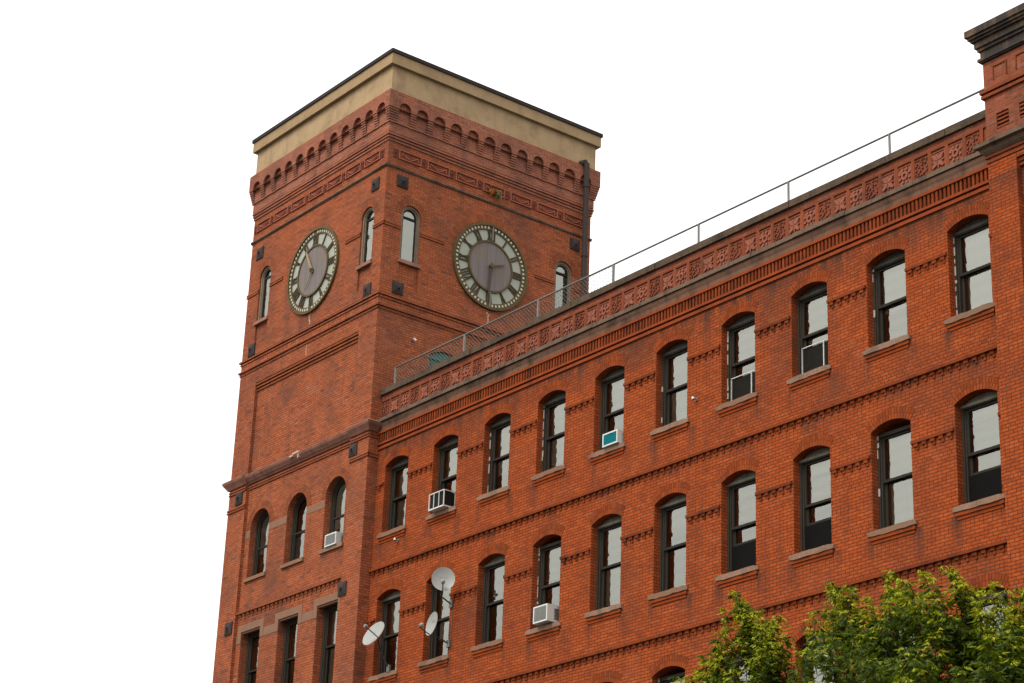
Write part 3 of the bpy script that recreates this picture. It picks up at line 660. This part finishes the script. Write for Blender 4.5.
for k, c in enumerate(TC):        # flat headed windows with stone hood lintels
    h = 2.28; m = MB(); y = .22
    for sgn in (-1, 1): m.box(*sorted((sgn * .5, sgn * .42)), y, y + .16, 0, h); m.box(*sorted((sgn * .42, sgn * .385)), y + .03, y + .16, 0, h - .05)
    m.box(-.42, .42, y, y + .16, h - .09, h)
    win = m.build('window', 'frame', tower); win.location = (c, .1, 15.0)
    s = MB(); mid = .52 * h
    for z0, z1, q in ((mid - .03, h - .09, .05), (.04, mid + .03, .1)):
        s.box(-.385, -.335, y + q, y + q + .04, z0, z1); s.box(.335, .385, y + q, y + q + .04, z0, z1); s.box(-.335, .335, y + q, y + q + .04, z0, z0 + .05); s.box(-.335, .335, y + q, y + q + .04, z1 - .05, z1)
        pane(win, -.34, .34, z0 + .045, z1 - .045, y + q + .02)
    s.build('sash', 'sash', win)
    MB().box(-.2 if k < 2 else -.38, .38, y + .19, y + .2, mid if k < 2 else .1, h - .1).build('curtain', 'blind' if k < 2 else 'curtain', win)
    MB().box(-.6, .6, -.06, .2, -.13, -.002).build('sill', 'sill', win)
    l = MB(); l.box(-.68, .68, -.014, .3, h + .002, h + .2)
    for sgn in (-1, 1): l.box(*sorted((sgn * .68, sgn * .505)), -.013, .02, h - .32, h + .001)
    l.box(-.497, .497, .02, .1, h - .045, h - .003); l.build('lintel', 'band', win)
# iron anchor plates
pl = MB(); a_ = .185
pl.prism([(-a_, .01, -a_), (a_, .01, -a_), (a_, .01, a_), (-a_, .01, a_)], [(-a_, -.03, -a_), (a_, -.03, -a_), (a_, -.03, a_), (-a_, -.03, a_)])
pl.prism([(-a_, -.03, -a_), (a_, -.03, -a_), (a_, -.03, a_), (-a_, -.03, a_)], [(-.05, -.065, -.05), (.05, -.065, -.05), (.05, -.065, .05), (-.05, -.065, .05)])
pl.box(-.03, .03, -.11, -.06, -.03, .03)
AP = None
for f, s, z in [(F0, -6.53, 17.47), (F0, -.77, 17.46), (F0, -6.6, 21.35), (F0, -.72, 21.31), (F0, -.51, 29.22), (F0, -6.66, 29.18), (F0, -.57, 25.97), (F0, -6.65, 26.0)] + [(SD, .55, 29.3), (SD, .61, 26.04), (SD, 6.83, 29.34), (SD, 6.83, 26.04)]:
    rz = 0 if f is F0 else math.pi / 2
    if AP is None: AP = pl.build('anchor_plate', 'iron', tower); AP.location = f(s, 0, z)
    else: like(AP, tower, f(s, 0, z), rz)
# arched green door on the roof side
o = [(p[0], p[1]) for p in [(GD[0] + .02, GD[2])] + arc(GD[0] + .02, GD[1] - .02, GD[3] - .01, .19) + [(GD[1] - .02, GD[2])]]
dr = MB().prism([(-.05, p[0], p[1]) for p in o], [(-.1, p[0], p[1]) for p in o]).build('arched_door', 'door', tower)
m = MB()
m.box(-.05, -.015, GD[0] + .02, GD[1] - .02, 24.30, 24.37)
for i in range(5): m.box(-.05, -.03, GD[0] + .1 + i * .23, GD[0] + .13 + i * .23, 22.4, 24.3)
m.build('door_battens', 'door', dr)

# ---- clocks
def clock(parent, loc, rz, hands, label):
    def circ(r, n=72, y=0): return [(r * math.sin(2 * math.pi * i / n), y, r * math.cos(2 * math.pi * i / n)) for i in range(n)]
    m = MB(); m.ring(circ(1.335), circ(1.26), True, (0, -.07, 0)); m.ring(circ(1.265), circ(1.13), True, (0, -.035, 0)); m.ring(circ(.80), circ(.745), True, (0, -.055, 0))
    ck_ = m.build('clock', 'bronze', parent, label); ck_.location = loc; ck_.rotation_euler = (0, 0, rz)
    d_ = MB(); d_.ring(circ(1.135, 72, -.005), circ(.79, 72, -.005), True, (0, .02, 0)); d_.build('dial', 'dial', ck_)
    p = MB()
    for i in range(60):
        if i % 60 in (0, 30): continue
        t_ = 2 * math.pi * (i + .0) / 60; u = Vector((math.sin(t_), 0, math.cos(t_))); v = Vector((math.cos(t_), 0, -math.sin(t_))); c = u * 1.203
        q = [c + u * a + v * b for a, b in ((-.034, -.024), (-.034, .024), (.034, .028), (.034, -.028))]
        p.prism([x + Vector((0, -.034, 0)) for x in q], [x + Vector((0, -.042, 0)) for x in q])
    p.build('minute_marks', 'pip', ck_)
    b = MB(); b.prism(circ(.75, 48, .01), circ(.75, 48, -.03)); b.build('centre_boards', 'boards', ck_)
    ROM = ['XII', 'I', 'II', 'III', 'IV', 'V', 'VI', 'VII', 'VIII', 'IX', 'X', 'XI']; CW = {'I': .078, 'V': .14, 'X': .14}
    for k, txt in enumerate(ROM):
        t_ = 2 * math.pi * k / 12; u = Vector((math.sin(t_), 0, math.cos(t_))); v = Vector((math.cos(t_), 0, -math.sin(t_)))
        nm = MB(); tot = sum(CW[ch] for ch in txt); x = -tot / 2
        def bar(x0, r0, x1, r1, wd):
            A_ = u * r0 + v * x0; B_ = u * r1 + v * x1; dd = (B_ - A_).normalized(); pp = dd.cross(Vector((0, 1, 0))) * wd / 2
            q = [A_ - pp, A_ + pp, B_ + pp, B_ - pp]; nm.prism([z + Vector((0, .01, 0)) for z in q], [z + Vector((0, -.03, 0)) for z in q])
        for ch in txt:
            w2 = CW[ch]; c = x + w2 / 2
            if ch == 'I': bar(c, .79, c, 1.14, .05)
            elif ch == 'V': bar(c - .048, 1.14, c, .79, .052); bar(c + .048, 1.14, c, .79, .035)
            else: bar(c - .048, 1.14, c + .048, .79, .052); bar(c + .048, 1.14, c - .048, .79, .035)
            x += w2
        nm.build('numeral', 'numeral', ck_)
    for nme, ang, l, l2, wd, mt in hands:
        t_ = math.radians(ang); u = Vector((math.sin(t_), 0, math.cos(t_))); v = Vector((math.cos(t_), 0, -math.sin(t_))); o_ = Vector((0, -.075, 0))
        q = [-u * l2 - v * wd * .5, -u * l2 + v * wd * .5, v * wd, u * l * .75 + v * wd * .7, u * l, u * l * .75 - v * wd * .7, -v * wd]
        MB().prism([z + o_ for z in q], [z + o_ + Vector((0, -.02, 0)) for z in q]).build(nme, mt, ck_)
    for z0, z1 in ((.82, 1.32), (-1.33, -.80)) if rz else (): MB().box(.005, .045, -.062, -.038, z0, z1).build('conduit', 'galv', ck_)
    MB().tube([(0, -.02, 0), (0, -.13, 0)], .06, 12).build('hub', 'bronze', ck_)
    return ck_
clock(tower, (-3.5, 0, 27.55), 0, [('hour_hand', -28, .82, .1, .055, 'tanhand'), ('minute_hand', 206, .62, .0, .014, 'tanhand')], 'clock face whose tan hand points up to the left')
clock(tower, (0, 3.735, 27.65), math.pi / 2, [('minute_hand', 184, .98, .1, .05, 'hand'), ('hour_hand', 72, .55, .1, .028, 'hand')], 'clock face whose long dark hand points straight down')
# arch of radial bricks over the side clock, lime streaks below the clocks
m = MB()
for (X_, n_) in ((1.47, 52),):
    for i in range(n_):
        t_ = math.radians(-78 + 156 * i / n_); q = [(r * math.sin(t), r * math.cos(t)) for r, t in ((1.36, t_), (1.36, t_ + .046), (1.58, t_ + .046), (1.58, t_))]
        m.prism([(.005, 3.735 + p[0], 27.65 + p[1]) for p in q], [(-.02, 3.735 + p[0], 27.65 + p[1]) for p in q])
m.build('brick_arch', 'ttrim', tower)
m = MB(); rr = random.Random(2)
def blot(f, s, z, w2, h2):
    q = [(s + w2 * .5 * math.cos(a) * rr.uniform(.6, 1.1), z + h2 * .5 * math.sin(a) * rr.uniform(.6, 1.1)) for a in [i * math.pi / 5 for i in range(10)]]
    m.prism([f(p[0], .003, p[1]) for p in q], [f(p[0], -.01, p[1]) for p in q])
for f, s in ((F0, -3.52), (SD, 3.75)):
    for i in range(6): blot(f, s + rr.uniform(-.03, .03), 26.2 - i * .06, .07, .1)
    m.mbox(f, s - .16, s + .05, .02, .0475, 25.757, 25.765); m.mbox(f, s - .2, s + .02, .02, .0475, 25.417, 25.425)
    for i in range(4): blot(f, s - .05 + rr.uniform(-.02, .02), 25.2 - i * .08, .035, .1)
for s_, z_, w2_, h2_ in ((-3.55, 21.95, .34, .07), (-3.75, 21.9, .2, .06), (-3.4, 21.83, .05, .14)): m.prism([F0(s_ - w2_ / 2, .105, z_ - h2_ / 2), F0(s_ + w2_ / 2, .105, z_ - h2_ / 3), F0(s_ + w2_ / 2.4, .105, z_ + h2_ / 2), F0(s_ - w2_ / 2.2, .105, z_ + h2_ / 3)], [F0(s_ - w2_ / 2, .02, z_ - h2_ / 2), F0(s_ + w2_ / 2, .02, z_ - h2_ / 3), F0(s_ + w2_ / 2.4, .02, z_ + h2_ / 2), F0(s_ - w2_ / 2.2, .02, z_ + h2_ / 3)])
m.build('lime_streak', 'efflo', tower)
# downpipe with its hopper at the far corner
m = MB(); m.tube([(.27, 7.0, 32.0), (.27, 7.0, 27), (.27, 7.0, 22.3)], .085, 10); m.tube([(.05, 6.93, 32.05), (.27, 6.95, 32.02)], .1, 10)
for z in (23.5, 26.2, 28.9, 31.2): m.tube([(.27, 7.0, z), (.27, 7.0, z + .12)], .105, 10)
m.build('downpipe', 'pipe', tower)

# ================================================================== things on the building
# roof fence
fen = tag(empty('roof_fence', (10.6, WY + .22, 22.92)), 'long galvanised chain link fence along the mill roof edge', 'fence'); fo = Vector((10.6, WY + .22, 22.92))
FY = 0; ZT = 23.585 - 22.92; zb = .02
posts = [.25, 3.38, 6.46, 9.36, 12.38, 15.3, 18.3]
for i, x in enumerate(posts): MB().tube([(x - fo.x, 0, .0), (x - fo.x, 0, ZT)], .034 if i < 4 else .028, 8).build('post', 'galv', fen)
MB().tube([(.25 - fo.x, 0, ZT), (PX0 - .01 - fo.x, 0, ZT)], .024, 8).build('rail', 'galv', fen)
m = MB(); x = .25 - ZT; r = .004
while x < posts[3]:
    for sg in (1, -1):
        x0, x1 = (x, x + ZT) if sg == 1 else (x + ZT, x)
        a_, b_ = Vector((x0, 0, zb)), Vector((x1, 0, ZT - .01))
        lo, hi = .26, posts[3] - .01
        t0, t1 = 0, 1
        for bd, hi_ in ((lo, 0), (hi, 1)):
            tt = (bd - x0) / (x1 - x0)
            if 0 < tt < 1:
                if (x0 < bd) == (hi_ == 0): t0 = max(t0, tt)
                else: t1 = min(t1, tt)
        if t1 - t0 < .02 or max(x0, x1) < lo or min(x0, x1) > hi: continue
        p, q = a_.lerp(b_, t0), a_.lerp(b_, t1); n = Vector((-(q - p).z, 0, (q - p).x)).normalized() * r; yv = Vector((0, r, 0)); yo = Vector((0, sg * r, 0))
        m.add([p - Vector(fo.xy).to_3d() * 0 + k - Vector((fo.x, 0, 0)) + yo for k in (n, yv, -n, -yv)] + [q + k - Vector((fo.x, 0, 0)) + yo for k in (n, yv, -n, -yv)], [(0, 1, 5, 4), (1, 2, 6, 5), (2, 3, 7, 6), (3, 0, 4, 7)])
    x += .115
m.build('chain_link_mesh', 'wire', fen, normals=False)

# window air conditioners
def ac(loc, wd, h, dep, kind, label):
    t = tag(empty('air_conditioner', loc), label, 'air conditioner', 'window air conditioners'); a = wd / 2
    cas = MB()
    if kind == 'cage':
        b = .022
        for x in (-a, a - b):
            for y in (0, dep - b): cas.box(x, x + b, y, y + b, 0, h)
        for z in (0, h - b):
            cas.box(-a + b, a - b, 0, b, z, z + b); cas.box(-a + b, a - b, dep - b, dep, z, z + b)
            for x in (-a, a - b): cas.box(x, x + b, b, dep - b, z, z + b)
        for i in (1, 2): cas.box(-a + wd * i / 3 - .008, -a + wd * i / 3 + .008, -.004, .014, b, h - b)
        cas.box(a - .014, a + .004, dep * .55, dep * .55 + .016, b, h - b); cas.box(-a, a, 0, dep, -.012, -.001)
        cas.build('cage', 'white', t); MB().box(-a + .03, a - .03, .03, dep - .03, .005, h - .03).build('body', 'dgrille', t)
    else:
        cas.box(-a, a, .02, dep, 0, h); b = .035
        for x0, x1, z0, z1 in ((-a, a, h - b, h), (-a, a, 0, b), (-a, -a + b, b, h - b), (a - b, a, b, h - b)): cas.box(x0, x1, 0, .0195, z0, z1)
        cas.build('casing', 'white', t)
        g = MB(); g.box(-a + b, a - b, .012, .019, b, h - b)
        if kind != 'teal':
            z = b + .01
            while z < h - b - .01: g.box(-a + b, a - b, .002, .012, z, z + .007); z += .016
        g.build('grille', 'teal' if kind == 'teal' else 'grille', t)
        s = MB()
        for z in [.06 + .03 * i for i in range(int((h - .12) / .03))]: s.box(a + .001, a + .006, dep * .35, dep * .9, z, z + .014)
        s.build('side_louvre', 'dgrille', t)
    return t
ac((3.155, .08, 18.79), .65, .43, .62, 'cage', 'air conditioner in a white open cage on a top row sill')
ac((9.78, .2, 18.78), .53, .32, .5, 'teal', 'small white air conditioner with a teal back panel in a top row window')
ac((7.53, .1, 15.0), .52, .4, .6, 'std', 'large white air conditioner with grey grille in a middle row window')
ac((-1.56, .0, 18.83), .54, .34, .5, 'std', 'white air conditioner sticking out of an arched tower window')

# satellite dishes
def dish(loc, nrm, wall, label, rad=.26, elbow=None, lnb=.36, cable=None, roll=0):
    t = tag(empty('satellite_dish', wall), label, 'satellite dish', 'satellite dishes by the mill windows'); O = Vector(wall)
    n = Vector(nrm).normalized(); u = Vector((0, 0, 1)); u = (u - n * u.dot(n)).normalized(); v = n.cross(u); c = Vector(loc) - O; u, v = u * math.cos(roll) + v * math.sin(roll), v * math.cos(roll) - u * math.sin(roll)
    vs = []; rings, seg = 5, 32
    for side in (0, .012):
        for i in range(rings + 1):
            rr_ = rad * i / rings
            for k in range(seg):
                a = 2 * math.pi * k / seg; vs.append(c + u * rr_ * 1.08 * math.sin(a) + v * rr_ * math.cos(a) + n * (.055 * (i / rings) ** 2 - side))
    fs = []; q = (rings + 1) * seg
    for o_ in (0, q):
        for i in range(rings):
            for k in range(seg): fs.append((o_ + i * seg + k, o_ + i * seg + (k + 1) % seg, o_ + (i + 1) * seg + (k + 1) % seg, o_ + (i + 1) * seg + k))
    for k in range(seg): fs.append((rings * seg + k, rings * seg + (k + 1) % seg, q + rings * seg + (k + 1) % seg, q + rings * seg + k))
    d_ = MB().add(vs, fs).build('reflector', 'dish', t, normals=False)
    s = MB(); r_ = random.Random(4)
    for i in range(7):     # worn printed mark
        a, b = (-.09 + .03 * i), r_.uniform(.02, .07); p = c + v * a + u * (b + .03) + n * (.055 * ((a * a + (b + .03) ** 2) / rad ** 2) + .004)
        e1, e2 = u * r_.uniform(.012, .03), v * r_.uniform(.006, .014); s.prism([p - e1 - e2, p + e1 - e2, p + e1 + e2, p - e1 + e2], [x + n * .002 for x in (p - e1 - e2, p + e1 - e2, p + e1 + e2, p - e1 + e2)])
    s.build('worn_print', 'grille', d_)
    bot = c - u * rad * 1.0 + n * .03; head = c + n * lnb - u * rad * .62
    MB().tube([c - n * .02 - u * .05, bot - n * .02, bot + n * .02, head], .014, 6).build('feed_arm', 'dark', t)
    m = MB(); m.tube([head - n * .0 + u * .01, head + u * .06 - n * .05], .038, 10); m.tube([head + u * .03 - n * .02, head + u * .085 - n * .075], .05, 10); m.build('feed_horn', 'dish', t)
    el = Vector(elbow) - O if elbow else c - n * .1
    m = MB(); m.tube([c - n * .015, c - n * .08, el, Vector((0, 0, 0))], .02, 8); m.build('mast', 'dark', t)
    m = MB(); m.box(-.06, .06, -.03, .02, -.09, .09); m.build('mount_plate', 'galv', t)
    if cable: MB().tube([Vector(p) - O for p in cable], .006, 5).build('cable', 'galv', t)
    return t
dish((1.03, -.1, 15.88), (.04, -.89, .45), (1.2, .27, 15.04), 'satellite dish tilted up to the left on a window sill beside the tower', .37, (1.05, .08, 15.5), .46, None, math.radians(58))
dish((3.92, -.12, 16.72), (.80, -.58, .12), (3.72, .30, 16.22), 'upper round satellite dish facing the street at a window edge', .29, (3.72, -.02, 16.36), .2, [(3.74, .318, 16.2), (3.75, .322, 15.8), (3.73, .322, 15.0)])
dish((3.46, -.02, 15.70), (-.14, -.97, .15), (3.70, .30, 15.23), 'lower narrow satellite dish turned edgewise at the same window', .285, (3.5, .06, 15.4), .36)

# security lamps
def seclamp(loc, rz, label):
    t = tag(empty('security_camera', loc, rz), label, 'camera', 'small white wall cameras'); t.scale = (.72, .72, .72)
    MB().box(-.05, .05, -.03, .01, -.05, .05).build('base_plate', 'galv', t); MB().tube([(0, -.03, 0), (0, -.12, .0)], .02, 8).build('bracket', 'galv', t)
    m = MB(); m.tube([(-.05, -.13, .04), (.035, -.18, -.05)], .042, 12); b = m.build('housing', 'white', t); MB().tube([(.035, -.18, -.05), (.04, -.185, -.055)], .032, 12).build('lens', 'dark', b); return t
seclamp((0, 1.22, 24.64), math.pi / 2, 'white camera on the tower side wall above the roof fence')
seclamp((1.2, WY, 18.43), 0, 'white camera just below a top row sill next to the tower')
seclamp((12.6, WY, 19.14), 0, 'white camera on the plain wall between two top row windows')

# plant tuft in a broken frieze panel
t = tag(empty('wall_plant', (.04, 3.76, 30.07)), 'orange and green tuft growing from a broken frieze panel above the clock', 'plant')
for nme, mt, n_, dy in (('dry_stems', 'rust', 20, -.06), ('green_stems', 'moss', 9, .06)):
    m = MB(); rr = random.Random(n_)
    for i in range(n_):
        a = Vector((0, dy + rr.uniform(-.1, .1), rr.uniform(-.06, .06))); b = a + Vector((rr.uniform(.06, .14), rr.uniform(-.09, .09) + dy * .5, rr.uniform(-.13, .08))); c = b + Vector((.0, rr.uniform(-.06, .06), -.07))
        m.tube([a, b, c], .016, 5, .008)
    m.build(nme, mt, t)

# ================================================================== trees
def w2(u, v, Y):       # photograph measurement -> point at depth Y (survey helper for the tree line)
    d = RIGHT * ((u - 512) / 2187.45) + DOWN * ((v - 341.5) / 2187.45) + FWD; k = (Y - CAM.y) / d.y; return CAM + d * k
def tree(name, base, tips, n_fill, label, seed, spread, nq=3):
    rr = random.Random(seed); t = tag(empty(name, base), label, 'tree', 'street trees in front of the mill'); O = Vector(base)
    tips = [Vector(p) for p in tips]; env = sorted((p.x, p.z) for p in tips); x0, x1 = env[0][0], env[-1][0]; cx = (x0 + x1) / 2
    def top(x):
        if x <= x0: return env[0][1] - (x0 - x) * 2.0
        if x >= x1: return env[-1][1] - (x - x1) * 1.2
        for (a, za), (b, zb_) in zip(env, env[1:]):
            if a <= x <= b: return za + (zb_ - za) * (x - a) / max(b - a, .01)
    ctr = Vector((O.x, O.y, 7.5)); zc = max(z for _, z in env)
    tr = MB(); tr.tube([O, O + Vector((.1, .05, 2.5)), O + Vector((-.05, .1, 5)), O + Vector((.1, 0, 8)), O + Vector((0, .1, zc - 2.2))], .2, 10, .05)
    shoots = []
    for p in tips:
        shoots.append((p, rr.uniform(1.2, 1.8), 1)); shoots.append((p + Vector((.05, .05, -.06)), rr.uniform(1.0, 1.5), 1))
        for q in range(nq): shoots.append((p + Vector((rr.gauss(0, .1), rr.gauss(0, .2), -rr.uniform(.2, .8))), rr.uniform(.7, 1.2), 1))
    for i in range(n_fill):
        for _ in range(30):
            x = rr.uniform(O.x - spread, O.x + spread); y = O.y + rr.gauss(0, .38) * spread; z = rr.uniform(6.5, zc)
            rad = math.hypot(x - O.x, (y - O.y)) / spread
            tz = top(x) if top(x) is not None else 0
            zm = tz - .48 - 1.6 * max(0, abs(y - O.y) / spread - .25)
            if rad < 1.05 and z < zm and z > 6.2 + rad * rad * 1.5: break
        else: continue
        if z < zm - 2.8 and rr.random() < .55: continue
        if noise.noise(Vector((x * .95, y * .8, z * 1.05))) < .03: continue
        shoots.append((Vector((x, y, z)), rr.uniform(.8, 1.5), 0))
    V = []; Fc = []; V2 = []; F2 = []; nb = 0
    for p, l, is_tip in shoots:
        out = Vector((p.x - O.x, p.y - O.y, 0)); out = out.normalized() if out.length > .01 else Vector((1, 0, 0))
        d = (out * rr.uniform(.15, .6) + Vector((rr.uniform(-.25, .25), rr.uniform(-.25, .25), 1.0))).normalized()
        a = p - d * l; mid = a.lerp(p, .5) + Vector((rr.uniform(-.08, .08), rr.uniform(-.08, .08), .05))
        tr.tube([a, mid, p], .009, 4, .003); nb += 1
        if nb % 4 == 0:
            tz = min(max(a.z - rr.uniform(1.0, 2.5), 3.0), zc - 3); tr.tube([Vector((O.x, O.y + .05, tz)), Vector((O.x, O.y, tz)).lerp(a, .55) + Vector((0, 0, -.15)), a], .05, 5, .015)
        nn = int(l / .085)
        for i in range(nn + 1):
            s_ = .12 + .88 * i / nn; q = (a.lerp(mid, s_ * 2) if s_ < .5 else mid.lerp(p, s_ * 2 - 1))
            for k in range(rr.choice((2, 2, 3)) if s_ < .95 else 3):
                an = rr.uniform(0, 6.283); fade = .55 if s_ > .9 else 1
                h = Vector((math.cos(an), math.sin(an), rr.uniform(-.15, .5))).normalized(); L = rr.uniform(.16, .30) * fade * (.75 if is_tip else 1)
                young = s_ > (.5 if is_tip else .84) and rr.random() < (.8 if is_tip else .45)
                for j in range(rr.choice((3, 4, 5))):
                    b = q + h * L * (.3 + .7 * j / 4) + Vector((0, 0, -.05 * j * L)); sa = rr.choice((-1, 1)) * rr.uniform(.4, 1.1)
                    lx = Vector((h.x * math.cos(sa) - h.y * math.sin(sa), h.x * math.sin(sa) + h.y * math.cos(sa), rr.uniform(-1.6, -.1))).normalized()
                    ll = rr.uniform(.10, .165) * (.75 if young else 1); wdt = lx.cross(Vector((rr.uniform(-.5, .5), rr.uniform(-.5, .5), 1))).normalized() * ll * .21; nrm = lx.cross(wdt).normalized() * ll * .07
                    vs, fs = (V2, F2) if young else (V, Fc)
                    o = len(vs); vs += [tuple(b), tuple(b + lx * ll * .45 + wdt + nrm), tuple(b + lx * ll - nrm * 1.5), tuple(b + lx * ll * .45 - wdt + nrm)]; fs += [(o, o + 1, o + 2), (o, o + 2, o + 3)]
    def fin(vs, fs, nm, mt, par): m = MB(); m.v = [(x - O.x, y - O.y, z - O.z) for x, y, z in vs]; m.f = fs; return m.build(nm, mt, par, normals=False)
    tr.v = [(x - O.x, y - O.y, z - O.z) for x, y, z in tr.v]; tr.build('trunk', 'bark', t, normals=False)
    cr = fin(V, Fc, 'crown', 'leaf', t); fin(V2, F2, 'young_shoots', 'young', cr)
    return len(V) // 4 + len(V2) // 4
T1 = [(734, 592, -3.2), (742, 604, -3.2), (752, 608, -3.0), (777, 615, -3), (720, 632, -3.4), (715, 648, -3.4), (708, 662, -3.2), (690, 675, -3.2), (700, 670, -3.0), (696, 682, -3.3), (704, 655, -3.4), (768, 620, -2.6), (786, 634, -3.2), (738, 600, -3.1), (745, 620, -3.1), (760, 625, -3.6)]
T2 = [(828, 582, -3.2), (848, 585, -3.1), (836, 596, -2.8), (868, 598, -3.3), (888, 571, -3), (902, 580, -3), (922, 571, -3.2), (945, 566, -3.2), (955, 581, -3.4), (972, 588, -2.8), (990, 582, -3.2), (1005, 592, -3), (1021, 588, -3.3), (1036, 590, -3), (1060, 600, -3)]
n1 = tree('street_tree', (18.2, -3.0, .13), [w2(*p) for p in T1], 430, 'smaller leafy street tree with pale shoots before the mill', 21, 1.45, 1)
n2 = tree('street_tree', (22.9, -3.1, .13), [w2(*p) for p in T2], 1250, 'broad leafy street tree at the end pier of the mill', 5, 2.9)
print('leaflets', n1, n2)
